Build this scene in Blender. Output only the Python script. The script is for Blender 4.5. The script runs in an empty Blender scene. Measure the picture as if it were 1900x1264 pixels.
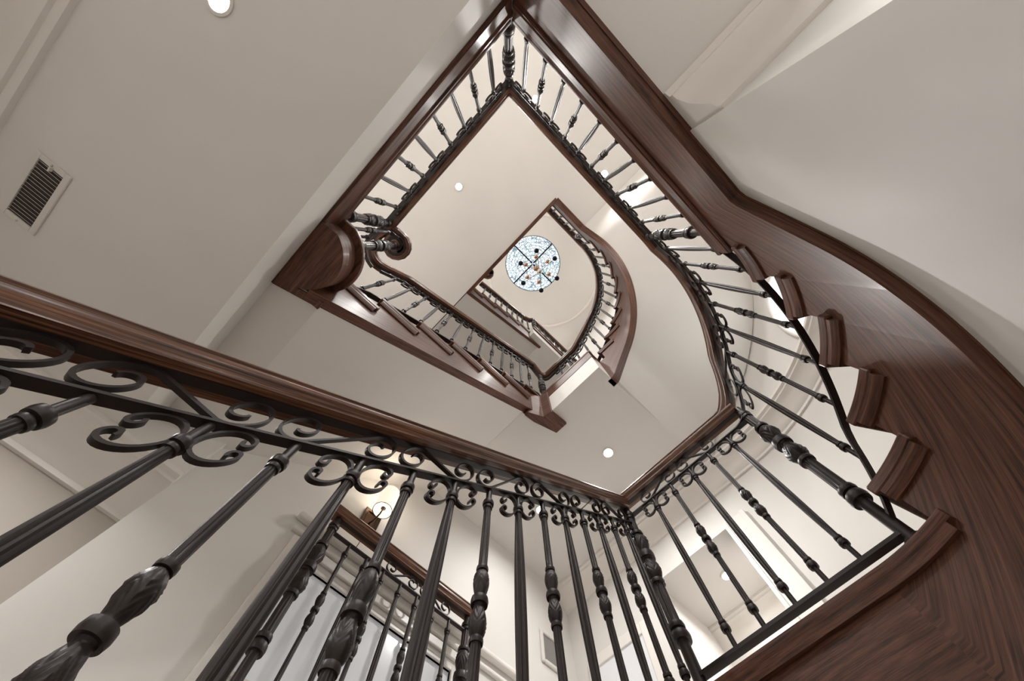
import bpy, bmesh, math, random
from math import sin, cos, pi, radians, sqrt, atan2, hypot
from mathutils import Vector, Matrix

random.seed(7)
SC = bpy.context.scene
COL = SC.collection

# ---------------------------------------------------------------- camera
# world: +Z up, camera at the origin (0.9 m above the hall floor), looking up the stairwell
F_PX, CX, CY = 723.07, 950.0, 632.0
ZEN, YAW = (948.75, 456.28), 0.771
zc = Vector((ZEN[0] - CX, ZEN[1] - CY, F_PX)).normalized()
x0 = Vector((1, 0, 0)); x0 = (x0 - x0.dot(zc) * zc).normalized()
y0 = zc.cross(x0)
Xc = cos(YAW) * x0 + sin(YAW) * y0
Yc = zc.cross(Xc)
W2C = Matrix((Xc, Yc, zc)).transposed()          # columns: world axes seen in camera (x right, y down, z forward)
C2W = W2C.transposed()
right = C2W @ Vector((1, 0, 0)); up = C2W @ Vector((0, -1, 0)); back = C2W @ Vector((0, 0, -1))
cam_data = bpy.data.cameras.new('camera')
cam_data.sensor_width = 36.0
cam_data.lens = F_PX / 1900.0 * 36.0
cam_data.clip_start = 0.01
cam = bpy.data.objects.new('camera', cam_data)
cam.matrix_world = Matrix((right, up, back)).transposed().to_4x4()
COL.objects.link(cam)
SC.camera = cam

# ---------------------------------------------------------------- world, exposure
world = bpy.data.worlds.new('world'); SC.world = world
world.use_nodes = True
wn = world.node_tree.nodes
wn['Background'].inputs[0].default_value = (0.75, 0.86, 1.0, 1)
wn['Background'].inputs[1].default_value = 1.0
SC.view_settings.view_transform = 'Standard'
SC.view_settings.look = 'None'
SC.view_settings.gamma = 1.0
SC.view_settings.use_curve_mapping = False
SC.view_settings.exposure = 0.34
try:
    SC.cycles.max_bounces = 10
    SC.cycles.diffuse_bounces = 7
    SC.cycles.glossy_bounces = 3
    SC.cycles.sample_clamp_indirect = 4.0
except Exception:
    pass

# ---------------------------------------------------------------- levels (metres above the camera)
L1 = -0.897; L15 = 1.003; L2 = 2.143; L25 = 3.473; L3 = 5.183; L4 = 6.323
H = 0.19
C1Z = 1.720          # hall ceiling
C25 = 3.000          # soffit of the upper landing
C3Z = 4.92           # ceiling under the third floor
C4 = 5.86
TOP = 8.9
WB = 1.96            # back wall of the stair (y)
WR = 2.60            # wall beyond the landings (x)

# ---------------------------------------------------------------- materials
def nmat(name):
    m = bpy.data.materials.new(name); m.use_nodes = True
    nt = m.node_tree
    return m, nt, nt.nodes['Principled BSDF']

def paint(name, col, rough=0.55, bump=0.02, var=0.03):
    m, nt, b = nmat(name)
    tc = nt.nodes.new('ShaderNodeTexCoord')
    n1 = nt.nodes.new('ShaderNodeTexNoise'); n1.inputs['Scale'].default_value = 1.7; n1.inputs['Detail'].default_value = 3
    n2 = nt.nodes.new('ShaderNodeTexNoise'); n2.inputs['Scale'].default_value = 260; n2.inputs['Detail'].default_value = 2
    nt.links.new(tc.outputs['Object'], n1.inputs['Vector']); nt.links.new(tc.outputs['Object'], n2.inputs['Vector'])
    r = nt.nodes.new('ShaderNodeValToRGB')
    r.color_ramp.elements[0].position = 0.3; r.color_ramp.elements[1].position = 0.7
    r.color_ramp.elements[0].color = tuple(c * (1 - var) for c in col) + (1,)
    r.color_ramp.elements[1].color = tuple(min(1, c * (1 + var)) for c in col) + (1,)
    nt.links.new(n1.outputs['Fac'], r.inputs['Fac']); nt.links.new(r.outputs['Color'], b.inputs['Base Color'])
    bp = nt.nodes.new('ShaderNodeBump'); bp.inputs['Strength'].default_value = bump; bp.inputs['Distance'].default_value = 0.002
    nt.links.new(n2.outputs['Fac'], bp.inputs['Height']); nt.links.new(bp.outputs['Normal'], b.inputs['Normal'])
    b.inputs['Roughness'].default_value = rough
    return m

def wood(name, dark, mid, light, rough=0.3, coat=0.35, us=2.2, vs=34, spec=.4):
    m, nt, b = nmat(name)
    uv = nt.nodes.new('ShaderNodeUVMap'); uv.uv_map = 'UVMap'
    mp = nt.nodes.new('ShaderNodeMapping'); mp.inputs['Scale'].default_value = (us, vs, 1)
    nt.links.new(uv.outputs['UV'], mp.inputs['Vector'])
    n1 = nt.nodes.new('ShaderNodeTexNoise'); n1.inputs['Scale'].default_value = 1.6; n1.inputs['Detail'].default_value = 7; n1.inputs['Roughness'].default_value = 0.62
    n1.inputs['Distortion'].default_value = 0.35
    nt.links.new(mp.outputs['Vector'], n1.inputs['Vector'])
    mp2 = nt.nodes.new('ShaderNodeMapping'); mp2.inputs['Scale'].default_value = (9, 260, 1)
    nt.links.new(uv.outputs['UV'], mp2.inputs['Vector'])
    n2 = nt.nodes.new('ShaderNodeTexNoise'); n2.inputs['Scale'].default_value = 1.5; n2.inputs['Detail'].default_value = 3
    nt.links.new(mp2.outputs['Vector'], n2.inputs['Vector'])
    r = nt.nodes.new('ShaderNodeValToRGB')
    e = r.color_ramp.elements
    e[0].position = 0.33; e[0].color = dark + (1,)
    e[1].position = 0.7; e[1].color = light + (1,)
    k = e.new(0.5); k.color = mid + (1,)
    nt.links.new(n1.outputs['Fac'], r.inputs['Fac'])
    r2 = nt.nodes.new('ShaderNodeValToRGB')
    r2.color_ramp.elements[0].position = 0.36; r2.color_ramp.elements[0].color = (0.45, 0.42, 0.4, 1)
    r2.color_ramp.elements[1].position = 0.52; r2.color_ramp.elements[1].color = (1, 1, 1, 1)
    nt.links.new(n2.outputs['Fac'], r2.inputs['Fac'])
    mx = nt.nodes.new('ShaderNodeMixRGB'); mx.blend_type = 'MULTIPLY'; mx.inputs['Fac'].default_value = 0.75
    nt.links.new(r.outputs['Color'], mx.inputs['Color1']); nt.links.new(r2.outputs['Color'], mx.inputs['Color2'])
    nt.links.new(mx.outputs['Color'], b.inputs['Base Color'])
    bp = nt.nodes.new('ShaderNodeBump'); bp.inputs['Strength'].default_value = 0.12; bp.inputs['Distance'].default_value = 0.0015
    nt.links.new(n2.outputs['Fac'], bp.inputs['Height']); nt.links.new(bp.outputs['Normal'], b.inputs['Normal'])
    b.inputs['Roughness'].default_value = rough
    b.inputs['Specular IOR Level'].default_value = spec
    b.inputs['Coat Weight'].default_value = coat; b.inputs['Coat Roughness'].default_value = 0.18
    return m

def metal(name, col, rough, met=0.6, bump=0.15, scale=180):
    m, nt, b = nmat(name)
    tc = nt.nodes.new('ShaderNodeTexCoord')
    n2 = nt.nodes.new('ShaderNodeTexNoise'); n2.inputs['Scale'].default_value = scale; n2.inputs['Detail'].default_value = 4
    nt.links.new(tc.outputs['Object'], n2.inputs['Vector'])
    r = nt.nodes.new('ShaderNodeValToRGB')
    r.color_ramp.elements[0].color = tuple(c * 0.7 for c in col) + (1,); r.color_ramp.elements[1].color = tuple(min(1, c * 1.3) for c in col) + (1,)
    nt.links.new(n2.outputs['Fac'], r.inputs['Fac']); nt.links.new(r.outputs['Color'], b.inputs['Base Color'])
    bp = nt.nodes.new('ShaderNodeBump'); bp.inputs['Strength'].default_value = bump; bp.inputs['Distance'].default_value = 0.001
    nt.links.new(n2.outputs['Fac'], bp.inputs['Height']); nt.links.new(bp.outputs['Normal'], b.inputs['Normal'])
    b.inputs['Specular IOR Level'].default_value = .35
    b.inputs['Metallic'].default_value = met; b.inputs['Roughness'].default_value = rough
    return m

def emit(name, col, s):
    m, nt, b = nmat(name)
    b.inputs['Base Color'].default_value = col + (1,)
    b.inputs['Emission Color'].default_value = col + (1,)
    b.inputs['Emission Strength'].default_value = s
    return m

M = {}
M['wall'] = paint('wall_paint', (0.70, 0.678, 0.650))
M['ceil'] = paint('ceiling_paint', (0.70, 0.678, 0.650))
M['trim'] = paint('trim_paint', (0.76, 0.73, 0.69), rough=0.35, bump=0.0, var=0.015)
M['taupe'] = paint('taupe_paint', (0.46, 0.42, 0.37))
M['wood'] = wood('stained_oak', (0.032, 0.0125, 0.0075), (0.108, 0.044, 0.026), (0.19, 0.084, 0.052), rough=.42, coat=.05, spec=.3)
M['rail'] = wood('handrail_oak', (0.018, 0.0075, 0.0045), (0.12, 0.050, 0.026), (0.32, 0.15, 0.075), rough=0.32, coat=0.12, us=2.0, vs=105)
M['iron'] = metal('wrought_iron', (0.021, 0.0135, 0.0115), 0.42, 0.1)
M['white'] = paint('white_enamel', (0.68, 0.65, 0.61), rough=0.3, bump=0.0, var=0.01)
M['dark'] = paint('vent_shade', (0.06, 0.05, 0.045), rough=0.8)
M['floor'] = wood('floor_oak', (0.05, 0.025, 0.015), (0.11, 0.06, 0.035), (0.17, 0.1, 0.06), rough=0.35, coat=0.2)
M['grey'] = paint('grey_mesh', (0.22, 0.21, 0.2), rough=.6)
M['stone'] = paint('pale_stone', (0.66, 0.63, 0.59), rough=.25, bump=0.0, var=.06)
M['lens'] = emit('lamp_lens', (1.0, 0.97, 0.93), 60.0)
M['chrome'] = metal('brushed_nickel', (0.55, 0.53, 0.5), 0.25, 1.0, 0.0)
M['bronze'] = metal('dark_bronze', (0.08, 0.045, 0.03), 0.28, 0.8, 0.02)
M['copper'] = metal('antique_copper', (0.42, 0.24, 0.17), 0.18, 1.0, 0.0)
M['blackglass'] = metal('black_nickel', (0.012, 0.013, 0.02), 0.1, 0.7, 0.0)

def shade_mat():
    m, nt, b = nmat('lamp_shade_fabric')
    b.inputs['Base Color'].default_value = (0.85, 0.8, 0.7, 1)
    b.inputs['Emission Color'].default_value = (1, 0.9, 0.74, 1); b.inputs['Emission Strength'].default_value = 0.55
    b.inputs['Roughness'].default_value = 0.8
    return m
M['shade'] = shade_mat()
M['bulb'] = emit('bulb_glow', (1, 0.93, 0.82), 3.0)
M['daylight'] = emit('daylight_glass', (0.93, 0.97, 1.0), 1.3)

def frost_mat():
    m, nt, b = nmat('frosted_glass')
    b.inputs['Base Color'].default_value = (0.62, 0.62, 0.63, 1)
    b.inputs['Emission Color'].default_value = (0.95, 0.97, 1, 1); b.inputs['Emission Strength'].default_value = 0.12
    b.inputs['Roughness'].default_value = 0.15
    return m
M['frost'] = frost_mat()

def leaded_mat():
    m, nt, b = nmat('leaded_glass')
    tc = nt.nodes.new('ShaderNodeTexCoord')
    mp = nt.nodes.new('ShaderNodeMapping')
    nt.links.new(tc.outputs['Object'], mp.inputs['Vector'])
    v = nt.nodes.new('ShaderNodeTexVoronoi'); v.feature = 'DISTANCE_TO_EDGE'; v.inputs['Scale'].default_value = 16
    nt.links.new(mp.outputs['Vector'], v.inputs['Vector'])
    g = nt.nodes.new('ShaderNodeMath'); g.operation = 'GREATER_THAN'; g.inputs[1].default_value = 0.075
    nt.links.new(v.outputs['Distance'], g.inputs[0])
    # concentric border of small panes
    sp = nt.nodes.new('ShaderNodeSeparateXYZ'); nt.links.new(mp.outputs['Vector'], sp.inputs[0])
    ln = nt.nodes.new('ShaderNodeVectorMath'); ln.operation = 'LENGTH'
    cb = nt.nodes.new('ShaderNodeCombineXYZ'); nt.links.new(sp.outputs[0], cb.inputs[0]); nt.links.new(sp.outputs[1], cb.inputs[1])
    nt.links.new(cb.outputs[0], ln.inputs[0])
    fr = nt.nodes.new('ShaderNodeMath'); fr.operation = 'MULTIPLY'; fr.inputs[1].default_value = 15.0
    nt.links.new(ln.outputs['Value'], fr.inputs[0])
    ff = nt.nodes.new('ShaderNodeMath'); ff.operation = 'FRACT'; nt.links.new(fr.outputs[0], ff.inputs[0])
    fg = nt.nodes.new('ShaderNodeMath'); fg.operation = 'GREATER_THAN'; fg.inputs[1].default_value = 0.16; nt.links.new(ff.outputs[0], fg.inputs[0])
    mul = nt.nodes.new('ShaderNodeMath'); mul.operation = 'MULTIPLY'
    nt.links.new(g.outputs[0], mul.inputs[0]); nt.links.new(fg.outputs[0], mul.inputs[1])
    v2 = nt.nodes.new('ShaderNodeTexVoronoi'); v2.inputs['Scale'].default_value = 13
    nt.links.new(mp.outputs['Vector'], v2.inputs['Vector'])
    r = nt.nodes.new('ShaderNodeValToRGB'); e = r.color_ramp.elements
    e[0].position = 0.0; e[0].color = (0.5, 0.78, 0.75, 1); e[1].position = 1.0; e[1].color = (0.8, 0.86, 1.0, 1)
    a = e.new(0.12); a.color = (0.9, 0.96, 1, 1); c = e.new(0.85); c.color = (0.9, 0.95, 1, 1)
    sx = nt.nodes.new('ShaderNodeSeparateColor'); nt.links.new(v2.outputs['Color'], sx.inputs[0])
    nt.links.new(sx.outputs[0], r.inputs['Fac'])
    mx = nt.nodes.new('ShaderNodeMixRGB'); mx.inputs['Color1'].default_value = (0.16, 0.24, 0.30, 1)
    nt.links.new(mul.outputs[0], mx.inputs['Fac']); nt.links.new(r.outputs['Color'], mx.inputs['Color2'])
    nt.links.new(mx.outputs['Color'], b.inputs['Base Color']); nt.links.new(mx.outputs['Color'], b.inputs['Emission Color'])
    b.inputs['Emission Strength'].default_value = 0.62
    return m
M['leaded'] = leaded_mat()

# ---------------------------------------------------------------- mesh helpers
class MB:
    def __init__(s): s.v = []; s.f = []; s.uv = {}
    def add(s, vs, fs, uv=None):
        o = len(s.v); s.v += [tuple(p) for p in vs]
        if uv is not None:
            for i, t in enumerate(uv): s.uv[o + i] = t
        s.f += [tuple(o + i for i in f) for f in fs]
    def box(s, x0, x1, y0, y1, z0, z1):
        s.add([(x0, y0, z0), (x1, y0, z0), (x1, y1, z0), (x0, y1, z0), (x0, y0, z1), (x1, y0, z1), (x1, y1, z1), (x0, y1, z1)],
              [(3, 2, 1, 0), (4, 5, 6, 7), (0, 1, 5, 4), (1, 2, 6, 5), (2, 3, 7, 6), (3, 0, 4, 7)])
        return s
    def prism(s, poly, z0, z1):
        n = len(poly)
        a = sum(poly[i][0] * poly[(i + 1) % n][1] - poly[(i + 1) % n][0] * poly[i][1] for i in range(n))
        if a < 0: poly = poly[::-1]
        s.add([(p[0], p[1], z0) for p in poly] + [(p[0], p[1], z1) for p in poly],
              [tuple(range(n))[::-1], tuple(range(n, 2 * n))] + [(i, (i + 1) % n, n + (i + 1) % n, n + i) for i in range(n)])
        return s
    def tube(s, pts, r, n=8, closed=False):
        P = [Vector(p) for p in pts]; k = len(P); rows = []
        prev = None
        for i in range(k):
            if closed: t = P[(i + 1) % k] - P[i - 1]
            else: t = P[min(i + 1, k - 1)] - P[max(i - 1, 0)]
            t.normalize()
            a = prev if prev is not None else (Vector((0, 0, 1)) if abs(t.z) < 0.9 else Vector((1, 0, 0)))
            a = (a - a.dot(t) * t).normalized(); prev = a
            b = t.cross(a)
            rr = r[i] if isinstance(r, (list, tuple)) else r
            rows.append([P[i] + rr * (cos(2 * pi * j / n) * a + sin(2 * pi * j / n) * b) for j in range(n)])
        vs = [q for row in rows for q in row]; fs = []
        for i in range(k if closed else k - 1):
            for j in range(n):
                fs.append((i * n + j, i * n + (j + 1) % n, ((i + 1) % k) * n + (j + 1) % n, ((i + 1) % k) * n + j))
        if not closed: fs += [tuple(range(n))[::-1], tuple((k - 1) * n + j for j in range(n))]
        s.add(vs, fs)
        return s
    def grid(s, rows, closed_u=False, closed_v=False, uvrows=None):
        k = len(rows); n = len(rows[0]); vs = [q for r in rows for q in r]; fs = []
        for i in range(k if closed_u else k - 1):
            for j in range(n if closed_v else n - 1):
                fs.append((i * n + j, i * n + (j + 1) % n, ((i + 1) % k) * n + (j + 1) % n, ((i + 1) % k) * n + j))
        s.add(vs, fs, [t for r in uvrows for t in r] if uvrows else None)
        return s

WLOC = {}
def link(o, parent=None):
    COL.objects.link(o)
    WLOC[o] = o.location.copy()
    if parent is not None:
        o.parent = parent
        o.location = o.location - WLOC.get(parent, parent.location)
    return o

def build(name, mb, mat, parent=None, smooth=None, bevel=0.0, grain=None, seg=2):
    """one mesh object; mb holds world coordinates"""
    me = bpy.data.meshes.new(name)
    me.from_pydata(mb.v, [], mb.f)
    if bevel or grain is not None or True:
        bm = bmesh.new(); bm.from_mesh(me)
        bmesh.ops.recalc_face_normals(bm, faces=bm.faces)
        if bevel:
            es = [e for e in bm.edges if len(e.link_faces) == 2 and e.calc_face_angle(0) > 0.6]
            bmesh.ops.bevel(bm, geom=es, offset=bevel, segments=seg, profile=0.5, affect='EDGES', clamp_overlap=True)
        bm.to_mesh(me); bm.free()
    uvl = me.uv_layers.new(name='UVMap')
    if mb.uv and not bevel:
        for l in me.loops:
            uvl.data[l.index].uv = mb.uv.get(l.vertex_index, (0, 0))
    else:
        xs = [v.co for v in me.vertices]
        if grain is None and xs:
            ext = [max(c[i] for c in xs) - min(c[i] for c in xs) for i in range(3)]
            grain = ext.index(max(ext))
            if grain == 2 and max(ext) < 1.6 * sorted(ext)[1]: grain = ext.index(sorted(ext)[1])
        if isinstance(grain, int):
            g = Vector((0, 0, 0)); g[grain] = 1
        else:
            g = Vector(grain or (1, 0, 0))
        seed = random.random() * 5
        for p in me.polygons:
            nrm = p.normal; side = nrm.cross(g)
            if side.length < 0.2: side = nrm.orthogonal()
            side.normalize()
            for li in p.loop_indices:
                co = me.vertices[me.loops[li].vertex_index].co
                uvl.data[li].uv = (co.dot(g) + seed, co.dot(side) + seed * 0.37)
    if smooth is not None:
        for p in me.polygons: p.use_smooth = True
        me.set_sharp_from_angle(angle=radians(smooth))
    me.materials.append(mat)
    o = bpy.data.objects.new(name, me)
    link(o, parent)
    return o

def inst(name, me, loc, parent, rot=None):
    o = bpy.data.objects.new(name, me)
    o.location = loc
    if rot is not None: o.rotation_euler = rot
    return link(o, parent)

def thing(name, label, cat, loc, group=None):
    o = bpy.data.objects.new(name, None); o.empty_display_size = 0.1
    o.location = loc; COL.objects.link(o)
    o['label'] = label; o['category'] = cat
    if group: o['group'] = group
    return o

def tag(o, label, cat, group=None):
    o['label'] = label; o['category'] = cat
    if group: o['group'] = group
    return o

def struct(name, mb, mat, label=None, **k):
    o = build(name, mb, mat, **k); o['kind'] = 'structure'
    if label: o['label'] = label
    return o

# plan paths: dense polylines with arc-length lookup; the normal points to the left (away from the well)
class Path:
    def __init__(s, pts):
        s.p = [Vector(p) for p in pts]; s.s = [0.0]
        for a, b in zip(s.p, s.p[1:]): s.s.append(s.s[-1] + hypot(b.x - a.x, b.y - a.y))
        s.L = s.s[-1]
    def _seg(s, t):
        lo, hi = 0, len(s.s) - 2
        while lo < hi:
            m = (lo + hi + 1) // 2
            if s.s[m] <= t: lo = m
            else: hi = m - 1
        return lo
    def at(s, t):
        i = s._seg(t); d = s.s[i + 1] - s.s[i]
        f = (t - s.s[i]) / d if d > 1e-9 else 0
        return s.p[i].lerp(s.p[i + 1], f) if 0 <= f <= 1 else s.p[i] + (s.p[i + 1] - s.p[i]) * f
    def nrm(s, t, e=0.012):
        a = s.at(t - e); b = s.at(t + e); d = b - a
        n = Vector((-d.y, d.x, 0)); n.normalize(); return n
    def kz(s, t):
        a = s.at(t - .09); b = s.at(t + .09); m = (b.z - a.z) / .18
        return min(1.27, sqrt(1 + m * m))
    def off(s, t, o, z=None):
        p = s.at(t) + s.nrm(t) * o
        if z is not None: p.z = z
        return p

def line(a, b, n=2): return [(a[0] + (b[0] - a[0]) * i / n, a[1] + (b[1] - a[1]) * i / n) for i in range(n + 1)]
def arc(c, r, a0, a1, n=24): return [(c[0] + r * cos(radians(a0 + (a1 - a0) * i / n)), c[1] + r * sin(radians(a0 + (a1 - a0) * i / n))) for i in range(n + 1)]
def join(*ls):
    out = []
    for l in ls:
        for p in l:
            if not out or hypot(p[0] - out[-1][0], p[1] - out[-1][1]) > 1e-4: out.append(p)
    return out
def flat(pts, z=0.0): return [(p[0], p[1], z) for p in pts]

def sweep(mb, path, prof, s0, s1, ds=0.03, zoff=0.0, useZ=True, caps=True, closed=True, base=None):
    """profile (offset along normal, height) swept along a Path; uv = (s, distance around)"""
    n = max(1, int(math.ceil((s1 - s0) / ds))); rows = []; uvr = []
    d = [0.0]
    for a, b in zip(prof, prof[1:] + prof[:1]): d.append(d[-1] + hypot(b[0] - a[0], b[1] - a[1]))
    for i in range(n + 1):
        t = s0 + (s1 - s0) * i / n
        p = path.at(t); nn = path.nrm(t)
        pr = prof + prof[:1] if closed else prof
        if base is None: hh = lambda b: b + zoff
        else:
            kk = path.kz(t); hh = lambda b: base + (b + zoff - base) * kk
        rows.append([(p.x + nn.x * a, p.y + nn.y * a, (p.z if useZ else 0) + hh(b)) for a, b in pr])
        uvr.append([(t, d[j]) for j in range(len(pr))])
    mb.grid(rows, uvrows=uvr)
    if caps and closed:
        k = len(prof)
        for r in (rows[0], rows[-1]): mb.add(r[:k], [tuple(range(k))], [(0, 0)] * k)
    return mb

def strip(mb, path, cuts, zbot, o0, o1, ds=0.03, mitre=None):
    """board standing on edge that follows a path; cuts = [(s0, s1, ztop)], zbot = function of s"""
    for (a, b, zt) in cuts:
        n = max(1, int(math.ceil((b - a) / ds)))
        rows = []; uvr = []; ju = (7.3, 3.17) if mitre is not None and b <= mitre + 1e-6 else (0, 0)
        for i in range(n + 1):
            t = a + (b - a) * i / n
            zb = zbot(t); ztt = zt(t) if callable(zt) else zt
            p0 = path.off(t, o0); p1 = path.off(t, o1)
            rows.append([(p0.x, p0.y, ztt), (p0.x, p0.y, zb), (p1.x, p1.y, zb), (p1.x, p1.y, ztt), (p0.x, p0.y, ztt)])
            uvr.append([(t + ju[0], v_ + ju[1]) for v_ in (ztt - zb, 0, -(o1 - o0), ztt - zb + 3, ztt - zb)])
        mb.grid(rows, uvrows=uvr)
        for r in (rows[0], rows[-1]): mb.add(r[:4], [(0, 1, 2, 3)], [(0, 0), (0, .1), (.05, .1), (.05, 0)])
    return mb

# ---------------------------------------------------------------- cast balusters and newels (shared meshes)
def lathe(prof, seg=40):
    """prof: list of (z, r, flute depth, leaf depth)"""
    mb = MB(); rows = []
    zm = prof[len(prof) // 2][0]
    for (z, r, fl, lf) in prof:
        row = []; sg = 1 if z > zm else -1
        for j in range(seg):
            th = 2 * pi * j / seg
            rr = r
            if fl: rr *= 1 - fl * (0.5 + 0.5 * cos(10 * th))
            if lf:
                q = (th + pi / 4) % (pi / 2) - pi / 4          # four leaves around
                rr *= 1 + lf * (0.9 * cos(2 * q) ** 2 - 0.55 + 0.42 * cos(15 * abs(q) - sg * (z - zm) * 9.0 / r) + (0.35 if abs(q) < .10 else 0))
            row.append((rr * cos(th), rr * sin(th), z))
        rows.append(row)
    mb.grid(rows, closed_v=True)
    n = len(rows)
    mb.f.append(tuple(range(seg))[::-1]); mb.f.append(tuple((n - 1) * seg + j for j in range(seg)))
    return mb

def lathe_mesh(name, prof, seg=40):
    mb = lathe(prof, seg); me = bpy.data.meshes.new(name)
    me.from_pydata(mb.v, [], mb.f)
    for p in me.polygons: p.use_smooth = True
    me.set_sharp_from_angle(angle=radians(50)); me.materials.append(M['iron'])
    return me

def ring(z, r, w, base):   # half-round collar
    return [(z - w, base, 0, 0), (z - w, r * .8 + base * .2, 0, 0), (z - w * .5, r * .97, 0, 0), (z, r, 0, 0), (z + w * .5, r * .97, 0, 0), (z + w, r * .8 + base * .2, 0, 0), (z + w, base, 0, 0)]

def bulb(z0, z1, r, base, flip, leaf=.12):
    out = []
    for i in range(21):
        t = i / 20; u = t if not flip else 1 - t
        # teardrop: swells towards u = 0.66
        k = sin(pi * min(1, u ** 1.35)) ** 0.8 if 0 < u < 1 else 0
        out.append((z0 + (z1 - z0) * t, base + (r - base) * k, 0, leaf * (0.25 + .75 * sin(pi * t))))
    return out

BL = 0.82
def plain_profile():
    p = [(0, .0092, 0, 0), (.055, .0092, 0, 0)]
    p += ring(.074, .0175, .010, .0105) + ring(.096, .0145, .006, .0105)
    for i in range(13):
        t = i / 12; p.append((.106 + (.728 - .106) * t, .0108 + .0045 * sin(pi * t), .16, 0))
    p += ring(.735, .0140, .005, .0105) + ring(.753, .0175, .009, .0105)
    p += [(.765, .0092, 0, 0), (BL, .0092, 0, 0)]
    return p
def carved_profile():
    p = [(0, .0092, 0, 0), (.055, .0092, 0, 0)]
    p += ring(.074, .0175, .010, .0105) + ring(.096, .0145, .006, .0105)
    for i in range(5): p.append((.106 + (.318 - .106) * i / 4, .0112, .16, 0))
    p += ring(.326, .0150, .006, .0110)
    p += bulb(.334, .402, .0195, .0115, True)
    p += ring(.415, .0200, .009, .0130)
    p += bulb(.428, .496, .0195, .0115, False)[::1]
    p += ring(.504, .0150, .006, .0110)
    for i in range(5): p.append((.512 + (.728 - .512) * i / 4, .0112, .16, 0))
    p += ring(.735, .0140, .005, .0105) + ring(.753, .0175, .009, .0105)
    p += [(.765, .0092, 0, 0), (BL, .0092, 0, 0)]
    return p
NL = 0.985   # newel, floor to handrail
def newel_profile():
    p = [(0, .034, 0, 0), (.012, .034, 0, 0), (.02, .022, 0, 0), (.185, .0215, 0, 0)]
    p += ring(.212, .038, .017, .024) + ring(.255, .034, .012, .024)
    for i in range(5): p.append((.27 + (.452 - .27) * i / 4, .0250, .14, 0))
    p += ring(.463, .034, .010, .025)
    p += bulb(.475, .590, .040, .025, True)
    p += ring(.614, .041, .018, .030)
    p += bulb(.636, .750, .040, .025, False)
    p += ring(.763, .034, .010, .025)
    for i in range(4): p.append((.775 + (.875 - .775) * i / 3, .0235, .14, 0))
    p += ring(.885, .0285, .008, .022) + ring(.91, .031, .012, .022)
    p += [(.925, .020, 0, 0), (NL, .020, 0, 0)]
    return p
BAL_PLAIN = lathe_mesh('plain_baluster', plain_profile())
BAL_CARVED = lathe_mesh('carved_baluster', carved_profile(), 60)
NEWEL = lathe_mesh('newel_post', newel_profile(), 80)

_RP = [(-.034, 0), (-.035, .010), (-.042, .018), (-.045, .025), (-.045, .035), (-.038, .040), (-.037, .045), (-.042, .052), (-.036, .063), (-.020, .070)]
RAILP = _RP + [(0, .072)] + [(-a, b) for a, b in _RP[::-1]]
BARP = [(-.013, 0), (.013, 0), (.013, .006), (-.013, .006)]
H_LOW, H_CH, H_RAIL = .820, .919, .9205     # scroll bar, top channel, handrail above the bottom bar

def flatbar(mb, path, sv, t=.0028, d=.0065):
    """flat iron bent along (s, height) points on a path"""
    rows = []
    k = len(sv)
    for i, (s, h) in enumerate(sv):
        a = sv[max(i - 1, 0)]; b = sv[min(i + 1, k - 1)]
        du, dv = b[0] - a[0], b[1] - a[1]; l = hypot(du, dv) or 1
        nu, nv = -dv / l, du / l
        r = []
        for (e, f) in ((1, 1), (1, -1), (-1, -1), (-1, 1)):
            ss = s + nu * t * e; p = path.at(ss); n = path.nrm(ss)
            hh = H_LOW + (h + nv * t * e - H_LOW) * path.kz(ss)
            r.append((p.x + n.x * d * f, p.y + n.y * d * f, p.z + hh))
        rows.append(r)
    mb.grid(rows, closed_v=True)
    mb.add(rows[0], [(3, 2, 1, 0)]); mb.add(rows[-1], [(0, 1, 2, 3)])
    return mb

def s_curve(half, hgt, mirror, n=36):
    """S scroll centred on 0, spanning +-half, height hgt"""
    r = hgt / 2; cl = (-half + r * 1.02, 0.0); pts = []
    for i in range(n + 1):
        u = i / n; th = radians(62 + 430 * (1 - u)); rr = r * (0.26 + 0.74 * u ** 0.8)
        pts.append((cl[0] + rr * cos(th), cl[1] + rr * sin(th)))
    pts = pts + [(-x, -y) for x, y in pts[::-1]]
    if mirror: pts = [(x, -y) for x, y in pts]
    return pts

def c_curve(r, n=34):
    """C scroll, back at x = -r (towards the baluster), both ends curling in on the open side"""
    x, y, hd = -r, 0.0, radians(90); half = [(x, y)]
    turn = radians(400) / n
    for i in range(n):
        a = math.degrees(radians(90) - hd)
        rad = r * (1.05 if a < 112 else (1.0 - .70 * min(1, (a - 112) / 45)) if a < 157 else .29 - .10 * (a - 157) / 243)
        x += cos(hd - turn / 2) * rad * turn; y += sin(hd - turn / 2) * rad * turn; hd -= turn
        half.append((x, y))
    return [(a, -b) for a, b in half[:0:-1]] + half

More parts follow.
